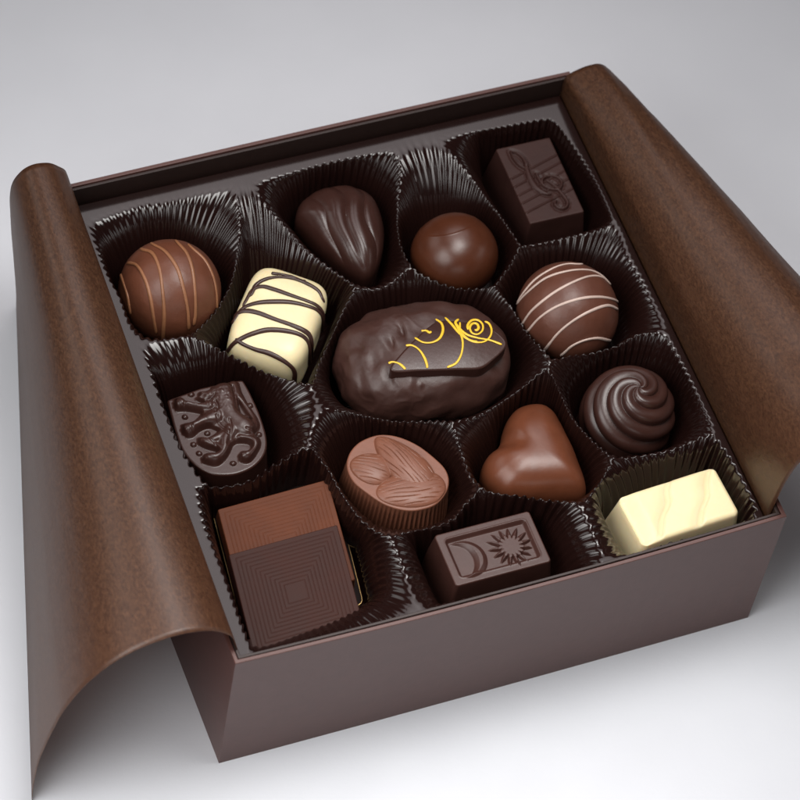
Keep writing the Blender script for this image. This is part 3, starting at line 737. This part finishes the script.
# --- 11: shield with a rearing lion
def lion_shield():
    zt = T - .62
    k = lambda p: crop(163, 373, 7.273, p)
    edge = crop(100, 300, 4, [(268, 400), (400, 352), (530, 323), (572, 319), (600, 368), (640, 458), (667, 552), (660, 612), (620, 662), (560, 692), (500, 701), (440, 694), (380, 660), (330, 602), (300, 522), (282, 455)])
    E_ = xy(edge, zt)
    top = even(E_[:4], 60, False); rest = smooth_open(E_[3:], 240); rest2 = even(np.vstack([E_[-1], E_[0]]), 30, False)
    O = even(np.vstack([top, rest[1:], rest2[1:-1]]), 460)
    for _ in range(10): O = .5 * O + .25 * (np.roll(O, 1, 0) + np.roll(O, -1, 0))
    O = ccw(O); c = O.mean(0)
    loc = lambda p: xy(k(p), zt)
    u = 1 / 7.273 / 28.5
    body = smooth_closed(loc([(330, 138), (400, 97), (460, 84), (502, 108), (530, 160), (546, 230), (562, 300), (602, 338), (650, 368), (672, 410), (652, 440), (690, 470), (708, 512), (694, 562), (664, 612), (630, 650), (590, 658), (558, 640), (553, 604), (575, 574), (612, 575), (640, 558), (638, 530), (600, 512), (540, 512), (506, 530), (490, 560), (476, 592), (440, 642), (390, 678), (330, 672), (288, 652), (287, 615), (320, 592), (370, 592), (402, 584), (376, 568), (320, 555), (286, 540), (258, 523), (258, 488), (286, 472), (312, 488), (360, 464), (402, 432), (372, 416), (330, 402), (270, 422), (215, 467), (180, 472), (143, 442), (139, 395), (160, 375), (220, 363), (268, 322), (280, 302), (220, 287), (150, 277), (100, 277), (82, 236), (94, 194), (132, 184), (162, 214), (220, 234), (292, 240), (282, 216), (240, 202), (234, 186), (262, 180), (254, 156), (280, 147)]), 700)
    gs = .014; x0, y0 = O.min(0) - .1; x1, y1 = O.max(0) + .1
    gx = np.arange(x0, x1, gs); gy = np.arange(y0, y1, gs); GX, GY = np.meshgrid(gx, gy, indexing='ij'); G = np.stack([GX, GY], -1)
    def blur(a, r):
        n_ = max(1, int(round(r / gs)))
        for _ in range(3):
            for ax_ in (0, 1):
                p_ = np.pad(a, [(n_ + 1, n_) if q == ax_ else (0, 0) for q in (0, 1)], mode='edge'); cs = np.cumsum(p_, ax_)
                a = (np.take(cs, range(2 * n_ + 1, cs.shape[ax_]), ax_) - np.take(cs, range(0, cs.shape[ax_] - 2 * n_ - 1), ax_)) / (2 * n_ + 1)
        return a
    inside_ = np.zeros(GX.shape, bool); pb = np.roll(body, -1, 0)
    for (ax_, ay_), (bx_, by_) in zip(body, pb):
        if ay_ == by_: continue
        cr_ = (GY < ay_) != (GY < by_)
        inside_ ^= cr_ & (GX < (bx_ - ax_) * (GY - ay_) / (by_ - ay_) + ax_)
    tail = stroke(G, smooth_open(loc([(512, 92), (536, 150), (574, 212), (620, 282), (660, 342), (674, 392), (655, 420)]), 40), np.interp(np.linspace(0, 1, 40), [0, .15, .4, .8, 1], [34, 30, 22, 22, 24]) * u, 1., .5)
    msk = np.maximum(inside_.astype(float), (tail > .05).astype(float))
    h = .085 * np.clip(blur(msk, .022) * 2 - .9, 0, 1) ** .6
    h += .14 * np.clip((blur(msk, .10) - .5) * 2, 0, 1) ** .8 * np.clip(blur(msk, .02) * 2 - 1, 0, 1)
    limbs = np.zeros(GX.shape)
    for p, r, ht, rb in [
        ([(420, 160), (450, 250), (480, 320), (560, 390)], [80, 84, 70, 76], .15, None),
        ([(370, 150), (330, 175)], [44, 34], .08, None), ([(290, 168), (270, 166)], [18, 14], .06, None),
        ([(330, 262), (240, 250), (150, 240)], [36, 30, 26], .10, (.075, .10)), ([(128, 238), (108, 235)], [38, 36], .10, None),
        ([(390, 330), (320, 365), (220, 405)], [50, 42, 32], .12, (.075, .10)), ([(195, 418), (168, 420)], [40, 38], .10, None),
        ([(575, 400), (600, 420)], [72, 60], .15, None),
        ([(500, 430), (450, 500), (450, 580), (400, 630), (330, 635)], [44, 34, 34, 34, 32], .10, None),
        ([(430, 470), (340, 505), (290, 500)], [32, 30, 26], .08, None),
        ([(300, 520), (370, 555), (430, 575)], [22, 26, 26], .08, None),
        ([(560, 500), (630, 515), (672, 545), (640, 610), (590, 622)], [24, 32, 36, 36, 32], .10, None)]:
        q = smooth_open(loc(p), 5 * len(p)) if len(p) > 2 else loc(p)
        rr = np.interp(np.linspace(0, 1, len(q)), np.linspace(0, 1, len(r)), r) * u
        limbs = np.maximum(limbs, stroke(G, q, rr, ht, .55, rb))
    h += blur(limbs, .016) * np.clip(blur(msk, .02) * 2 - 1, 0, 1)
    for p in [(92, 200), (84, 226), (88, 252), (104, 270), (146, 392), (142, 420), (156, 446), (180, 462), (292, 628), (296, 648), (264, 488), (262, 514), (562, 612), (566, 638), (276, 155), (262, 190)]:
        q = loc([p])[0]; d = np.hypot(GX - q[0], GY - q[1]) / (15 * u); h = h + .05 * np.clip(1 - d * d, 0, 1) ** .6
    cm = loc([(420, 210)])[0]; wm = np.exp(-(np.hypot(GX - cm[0], GY - cm[1]) / .5) ** 2)
    h = h + np.abs(snoise(GX[::2, ::2], GY[::2, ::2], 8., 1.)).repeat(2, 0).repeat(2, 1)[:GX.shape[0], :GX.shape[1]] * .045 * wm * msk
    for ln, wd_ in (([(478, 375), (490, 420), (488, 470), (468, 545)], 9), ([(385, 345), (400, 385), (440, 425), (470, 440)], 9), ([(405, 432), (440, 450), (468, 478)], 7), ([(318, 492), (352, 520), (395, 572)], 6), ([(300, 225), (345, 215), (372, 190)], 8), ([(375, 240), (395, 285), (372, 320)], 8), ([(500, 120), (515, 200), (530, 290)], 9), ([(160, 225), (150, 262)], 5), ([(205, 395), (215, 440)], 5), ([(600, 440), (640, 445), (660, 432)], 8)):
        h = h - .055 * stroke(G, smooth_open(loc(ln), 14) if len(ln) > 2 else loc(ln), wd_ * u, 1., .7) * (msk > .5)
    h = blur(np.maximum(h, 0), .007)
    hd = np.zeros(h.shape)
    for p in [(160, 323), (205, 160), (370, 118), (322, 442), (222, 523), (263, 588), (510, 660), (633, 240), (600, 327), (697, 450)]:
        q = loc([p])[0]; d = np.hypot(GX - q[0], GY - q[1]) / (19 * u)
        hd = np.maximum(hd, .085 * np.clip(1 - d * d, 0, 1) ** .5)
    labg = np.where((h > .012) & (blur(msk, .02) > .3), 1, np.where(hd > .006, 2, 0)); H_ = np.maximum(h, hd)
    def relief(XY):
        fx = np.clip((XY[..., 0] - x0) / gs, 0, len(gx) - 1.001); fy = np.clip((XY[..., 1] - y0) / gs, 0, len(gy) - 1.001)
        ix, iy = fx.astype(int), fy.astype(int); tx, ty = fx - ix, fy - iy
        z = (H_[ix, iy] * (1 - tx) + H_[ix + 1, iy] * tx) * (1 - ty) + (H_[ix, iy + 1] * (1 - tx) + H_[ix + 1, iy + 1] * tx) * ty
        return z, labg[np.rint(fx).astype(int), np.rint(fy).astype(int)]
    V, F, L, ft = puck(O, zt, FL + .01, .07, .14, 190, relief)
    m = len(O)
    t = piece('lion_shield_chocolate', c, 'dark shield shaped chocolate embossed with a rearing lion and dots')
    split([(0, 'shield_body'), (1, 'lion_relief'), (2, 'relief_dots')], V, F, L, M_darkG, t)
    return ft
foot11 = lion_shield()

# --- 12: two thin squares with nested square grooves, on a gold edged card
def thins():
    def grooves(w, h, n, depth):
        def relief(A, B, e):
            q = np.minimum(w / 2 - np.abs(A), h / 2 - np.abs(B)); pitch = min(w, h) / 2 / n
            f = (q / pitch) % 1.0
            z = depth * np.clip(1 - np.abs(f - .5) / .11, 0, 1)
            z = np.where((q < pitch * .8) | (q > pitch * (n - 1.6)), 0, z)
            return z, np.zeros(A.shape, int)
        return relief
    zc = T - 1.66
    cp = ccw(xy([(211, 507), (331.5, 476), (363, 603), (250, 656)], zc))
    o = round_poly(cp, .25, 200)
    n = normals2(o)
    V = np.vstack([np.c_[o - n * .02, np.full(200, zc)], np.c_[o, np.full(200, zc - .02)], np.c_[o, np.full(200, zc - .06)]])
    F = [tuple(range(200))] + [tuple(f) for f in ring_faces(3, 200)]
    cr = root('card_liner', (*o.mean(0), zc - .06), 'dark card liner with a fine gold edge beneath the two square thins', 'card liner')
    mesh('card_sheet', V, F, card('liner_card', (.008, .0045, .004), .6, .05, .12), cr)
    P = np.c_[np.vstack([o, o[:2]]) , np.full(202, zc)]
    v, f = tube(P, .018, 6); mesh('gold_edge', v, f, M_gold, cr)
    zq = np.array([-.16, -.16, -.60, -.60]) + T
    Q = at(np.array([(228.5, 555), (337.3, 524), (364.5, 629.5), (255.5, 660.)]), zq)
    c2 = Q[:, :2].mean(0); u2 = (Q[1] - Q[0] + Q[2] - Q[3])[:2]; v2 = (Q[0] - Q[3] + Q[1] - Q[2])[:2]
    w2, h2 = np.linalg.norm(u2) / 2, np.linalg.norm(v2) / 2; u2 /= np.linalg.norm(u2); v2 /= np.linalg.norm(v2)
    tl = .44 / h2
    z1 = T - .95
    tp = at(np.array([(217.5, 508.5), (328, 479.5)]), T - .78)[:, :2]
    u = u2; v = v2; w = np.linalg.norm(tp[1] - tp[0]); h0 = h2
    c = tp.mean(0) - v * h0 / 2
    V, F, L, ft = slab(c, u, v, w, h0, z1, z1 - .44, .03, .03, grooves(w, h0, 14, .016), .0125, .05, .09)
    t = root('square_thin', (*c, z1 - .44), 'milk brown square chocolate thin half hidden beneath the dark one', 'chocolate', 'chocolates in the tray cups')
    mesh('grooved_slab', V, F, M_milkT, t)
    z2 = T - .38
    V, F, L, ft2 = slab(c2, u2, v2, w2, h2, z2, z2 - .44, .03, .03, grooves(w2, h2, 14, .016), .0125, .05, tl)
    t2 = root('square_thin', (*c2, z2 - .43), 'dark brown square chocolate thin lying on top of the milk one', 'chocolate', 'chocolates in the tray cups')
    mesh('grooved_slab', V, F, choc('dark_chocolate_thin', (.035, .0118, .0086), .5, bump=.05, spec=.12), t2)
    return round_poly(cp, .3, 120)
foot12 = thins()

# --- 13: dark block with moon and sun
def moon_sun():
    zt = T - .55
    c, u, v, w, h = frame_from(xy([(434.5, 534.5), (530, 510.5), (551, 561), (455, 587.5)], zt))
    k = lambda p: xy(crop(390, 440, 3.81, p), zt)
    loc = lambda p: np.array([(k([p])[0] - c) @ u, (k([p])[0] - c) @ v])
    mA, mB, sn = loc((288, 452)), loc((243, 464)), loc((462, 402))
    def relief(A, B, e):
        bw = .24
        # rounded recess
        ax, bx = w / 2 - bw, h / 2 - bw; r = .14
        qa, qb = np.abs(A) - ax + r, np.abs(B) - bx + r
        sd = np.hypot(np.maximum(qa, 0), np.maximum(qb, 0)) + np.minimum(np.maximum(qa, qb), 0) - r
        x = np.clip(-sd / .11, 0, 1); z = -.13 * (x * x * (3 - 2 * x))
        lip = np.exp(-((sd - .01) / .02) ** 2) * .008
        dA, dB = np.hypot(A - mA[0], B - mA[1]), np.hypot(A - mB[0], B - mB[1])
        ins = np.minimum(.69 - dA, dB - .66)
        hm = .125 * np.clip(ins / .14, 0, 1) ** .75
        dS = np.hypot(A - sn[0], B - sn[1]); th = np.arctan2(B - sn[1], A - sn[0])
        f = (th / (2 * PI) * 15 + .25) % 1.0; tri = 1 - np.abs(2 * f - 1)
        Rm_ = .37 + (.36 + .05 * np.sin(th * 3)) * tri
        ins2 = Rm_ - dS
        ray_h = .125 * np.clip(ins2 / .12, 0, 1) * np.where(dS > .40, np.clip(.35 + .65 * tri - (dS - .4) * .6, .12, 1), 1)
        hs = np.where(ins2 > 0, ray_h, 0)
        z = z + lip + np.maximum(hm, hs)
        lab = np.where(hm > .004, 1, np.where(hs > .004, 2, 0))
        return z, lab
    V, F, L, ft = slab(c, u, v, w, h, zt, FL + .01, .05, .2, relief, .0155, .12)
    t = piece('moon_sun_chocolate', c, 'dark rectangular chocolate with a crescent moon and a sun in its frame')
    split([(0, 'block_body'), (1, 'crescent_moon'), (2, 'sun')], V, F, L, choc('dark_chocolate_moon', (.050, .0195, .0150), .40, bump=.06, spec=.42), t)
    return ft
foot13 = moon_sun()

# --- 14: white block with wavy bands
def white_block():
    zt = T - .5
    c, u, v, w, h = frame_from(xy([(619, 494), (716, 466.5), (739.5, 512), (643, 547)], zt))
    k = lambda p: xy(crop(560, 400, 4, p), zt)
    def lp(p): q = k(p); return np.stack([(q - c) @ u, (q - c) @ v], -1)
    b1 = smooth_open(lp([(440, 315), (430, 360), (435, 410), (412, 470), (405, 530), (395, 580)]), 30)
    b2 = smooth_open(lp([(600, 270), (588, 330), (592, 380), (570, 440), (562, 500), (555, 540)]), 30)
    def relief(A, B, e):
        z = np.zeros(A.shape); lab = np.zeros(A.shape, int)
        for k_, b in ((1, b1), (2, b2)):
            o = np.argsort(b[:, 1]); x0 = np.interp(B, b[o, 1], b[o, 0]); d = A - x0
            z += np.where(d < 0, -.07 * np.exp(-(d / .30) ** 2), -.07 * (1 - np.clip(d / .18, 0, 1) ** 2 * (3 - 2 * np.clip(d / .18, 0, 1))))
            lab[(d > -.13) & (d < .06) & (e > .10)] = k_
        z += .015 * np.sin(A * 2.1)
        z -= .34 * np.clip((-A - w / 2 + .62) / .62, 0, 1) ** 1.5
        z *= np.clip(e / .16, 0, 1) ** .5
        return z, lab
    V, F, L, ft = slab(c, u, v, w, h, zt, FL + .01, .16, .16, relief, .02, .22)
    # the left end slopes out further than the other sides
    a = (V[:, :2] - c) @ u; tt = np.clip((zt - V[:, 2]) / 1.9, 0, 1)
    V[:, :2] += (-.16 * tt * np.clip(-a / (w / 2), 0, 1) ** 3)[:, None] * u
    t = piece('white_chocolate_block', c, 'pale cream white chocolate block with wavy bands at the front right corner')
    M_band = choc('white_chocolate_band', (.80, .645, .375), .48, var=.03, bump=.04, sss=.35)
    split([(0, 'block_body'), (1, 'wavy_band'), (2, 'wavy_band')], V, F, L, {0: M_white2, 1: M_band, 2: M_band}, t)
    return ft
foot14 = white_block()

# ------------------------------------------------------------------ tray surface
FEET = [foot1, foot2, foot3, foot4, foot5, foot6, foot7, foot8, foot9, foot10, foot11, foot12, foot13, foot14]
def build_tray():
    st = .0215; W = 8.66
    g1 = np.arange(-W, W + st / 2, st); n = len(g1)
    X, Y = np.meshgrid(g1, g1, indexing='ij')
    big = np.full((n, n), float(T)); hs = [big]
    for cup, ft in zip(CUPS, FEET):
        P = np.array([(*at((x, y), T - d), ) for x, y, d in cup['P']])
        fl = T + cup.get('floor', -2.4)
        ft = np.asarray(ft); cc = ft.mean(0)
        P = smooth_closed(P, 900)
        th = np.arctan2(P[:, 1] - cc[1], P[:, 0] - cc[0]); rc = np.hypot(P[:, 0] - cc[0], P[:, 1] - cc[1])
        seg = np.linalg.norm(np.roll(P[:, :2], -1, 0) - P[:, :2], axis=1); L = seg.sum(); arc = np.r_[0, np.cumsum(seg)[:-1]] / L
        orient = np.sign(np.sum(np.cross(P[:, :2] - cc, np.roll(P[:, :2], -1, 0) - cc)))
        if orient < 0: arc = (1 - arc) % 1
        o = np.argsort(th); th, rc, zc, arc = th[o], rc[o], P[o, 2], arc[o]
        # arc length as a monotone function of the angle
        j = np.argmin(arc); arc = np.where(np.arange(len(arc)) < j, arc - 1, arc)
        arc = np.maximum.accumulate(arc)
        ex = lambda a, add=0.: np.r_[a[-30:] - add, a, a[:30] + add]
        TH = ex(th, 2 * PI)
        tb = np.arctan2(ft[:, 1] - cc[1], ft[:, 0] - cc[0]); ob = np.argsort(tb); rb = np.hypot(ft[:, 0] - cc[0], ft[:, 1] - cc[1])[ob]; tb = tb[ob]
        tb = ex(tb, 2 * PI); rb = ex(rb)
        sel = np.hypot(X - cc[0], Y - cc[1]) < rc.max() * 1.25 + .3
        x, y = X[sel], Y[sel]
        a = np.arctan2(y - cc[1], x - cc[0]); r = np.hypot(x - cc[0], y - cc[1])
        R_ = np.interp(a, TH, ex(rc)); Z_ = np.interp(a, TH, ex(zc)); A_ = np.interp(a, TH, ex(arc, 1.))
        B_ = np.minimum(np.interp(a, tb, rb) + .10, R_ - .30)
        nf = max(12, round(L / cup['pitch']))
        f0 = (r - B_) / (R_ - B_)
        wv = np.cos(A_ * 2 * PI * nf + .55 * np.sin(A_ * 2 * PI * 7 + cc[1] * 3) + .4 * np.sin(A_ * 2 * PI * 17 + cc[0]))
        wv = np.sign(wv) * np.abs(wv) ** .8
        jit = .85 + .3 * np.sin(A_ * 2 * PI * 5 + cc[0])
        r2 = r + .034 * (cup['pitch'] / .25) ** 1.6 * wv * jit * np.clip(f0 * 1.6, 0, 1)
        f = np.clip((r2 - B_) / (R_ - B_), 0, None)
        q_ = np.clip((R_ - B_ - .45) / .9, 0, 1) * (1. if cup['pitch'] > .28 else .38); li = .42 - .14 * q_
        prof = np.where(f < 1, li * f + (1 - li) * (1 - (1 - np.minimum(f, 1)) ** (2.0 + 2.2 * q_)), 1 + (f - 1) * np.maximum(li, .35))
        z = fl + (Z_ - fl) * prof - .45 * np.clip(-f0, 0, 1) ** .8
        h = np.full((n, n), 99.); h[sel] = z
        hs.append(h)
    k = .045
    mn = hs[0].copy(); lab = np.zeros((n, n), np.int8)
    for i, h in enumerate(hs[1:]):
        u = h < mn; mn = np.where(u, h, mn); lab[u] = i + 1
    acc = np.zeros((n, n))
    for h in hs: acc += np.exp(-np.minimum((h - mn) / k, 60))
    Z = mn - k * np.log(acc)
    # the outer edge of the sheet turns down
    e = W - np.maximum(np.abs(X), np.abs(Y)); Z = Z - .25 * np.clip(1 - e / .06, 0, 1) ** 2
    # a thermoformed sheet is never dead flat
    gx, gy = np.gradient(Z, st)
    V = np.stack([X, Y, Z], -1).reshape(-1, 3)
    N = np.stack([-gx, -gy, np.ones_like(Z)], -1).reshape(-1, 3); N /= np.linalg.norm(N, axis=1)[:, None]
    F = grid_faces(n, n); L = lab.reshape(-1)[F[:, 0]]
    t = root('chocolate_tray', (0, 0, FL), 'glossy dark brown moulded plastic tray with fluted cups for the chocolates', 'tray')
    mesh('tray_sheet', V, F[L == 0], M_tray, t, None, N)
    for i in range(len(CUPS)):
        mesh('cup', V, F[L == i + 1], M_tray, t, None, N)
build_tray()

# ------------------------------------------------------------------ light
wd = bpy.data.worlds.new('World'); SC.world = wd; wd.use_nodes = True
bg = wd.node_tree.nodes['Background']; bg.inputs[0].default_value = (.82, .86, 1., 1); bg.inputs[1].default_value = .015
def area(name, loc, aim, sx, sy, power, col=(1, 1, 1)):
    l = bpy.data.lights.new(name, 'AREA'); l.shape = 'RECTANGLE'; l.size = sx * S; l.size_y = sy * S; l.energy = power; l.color = col
    o = bpy.data.objects.new(name, l); COL.objects.link(o); o.location = np.array(loc, float) * S
    o.rotation_euler = (Vector(aim) - Vector(loc)).to_track_quat('-Z', 'Y').to_euler()
    return o
def soft(name, loc, aim, sx, sy, power, spread, col=(1, .985, .97)):
    o = area(name, loc, aim, sx, sy, power, col); o.data.spread = math.radians(spread); return o
soft('key_softbox', (6, -3, 58), (-4, -12, 0), 22, 30, .72, 90, (1, .985, .96))
soft('wide_softbox', (-44, -20, 48), (-14, -16, 0), 44, 44, 1.0, 86)
soft('sheet_softbox', (15, 27, 64), (2, 0, 5), 42, 46, .27, 75, (1, .91, .915))
soft('left_softbox', (-52, 42, 58), (-2, -2, 5), 46, 40, .20, 80)
soft('right_fill', (72, -30, 34), (14, -8, 0), 40, 30, .22, 110)  # added fill light, lifts the heavy shadow on the ground right of the box
soft('front_softbox', (-12, -66, 30), (-10, -14, 0), 44, 22, .15, 110)

SC.render.engine = 'CYCLES'
SC.cycles.max_bounces = 8
SC.view_settings.view_transform = 'Standard'; SC.view_settings.look = 'None'
SC.view_settings.exposure = 0; SC.view_settings.gamma = 1; SC.view_settings.use_curve_mapping = False
for o in SC.objects:
    if '_o' in o: del o['_o']
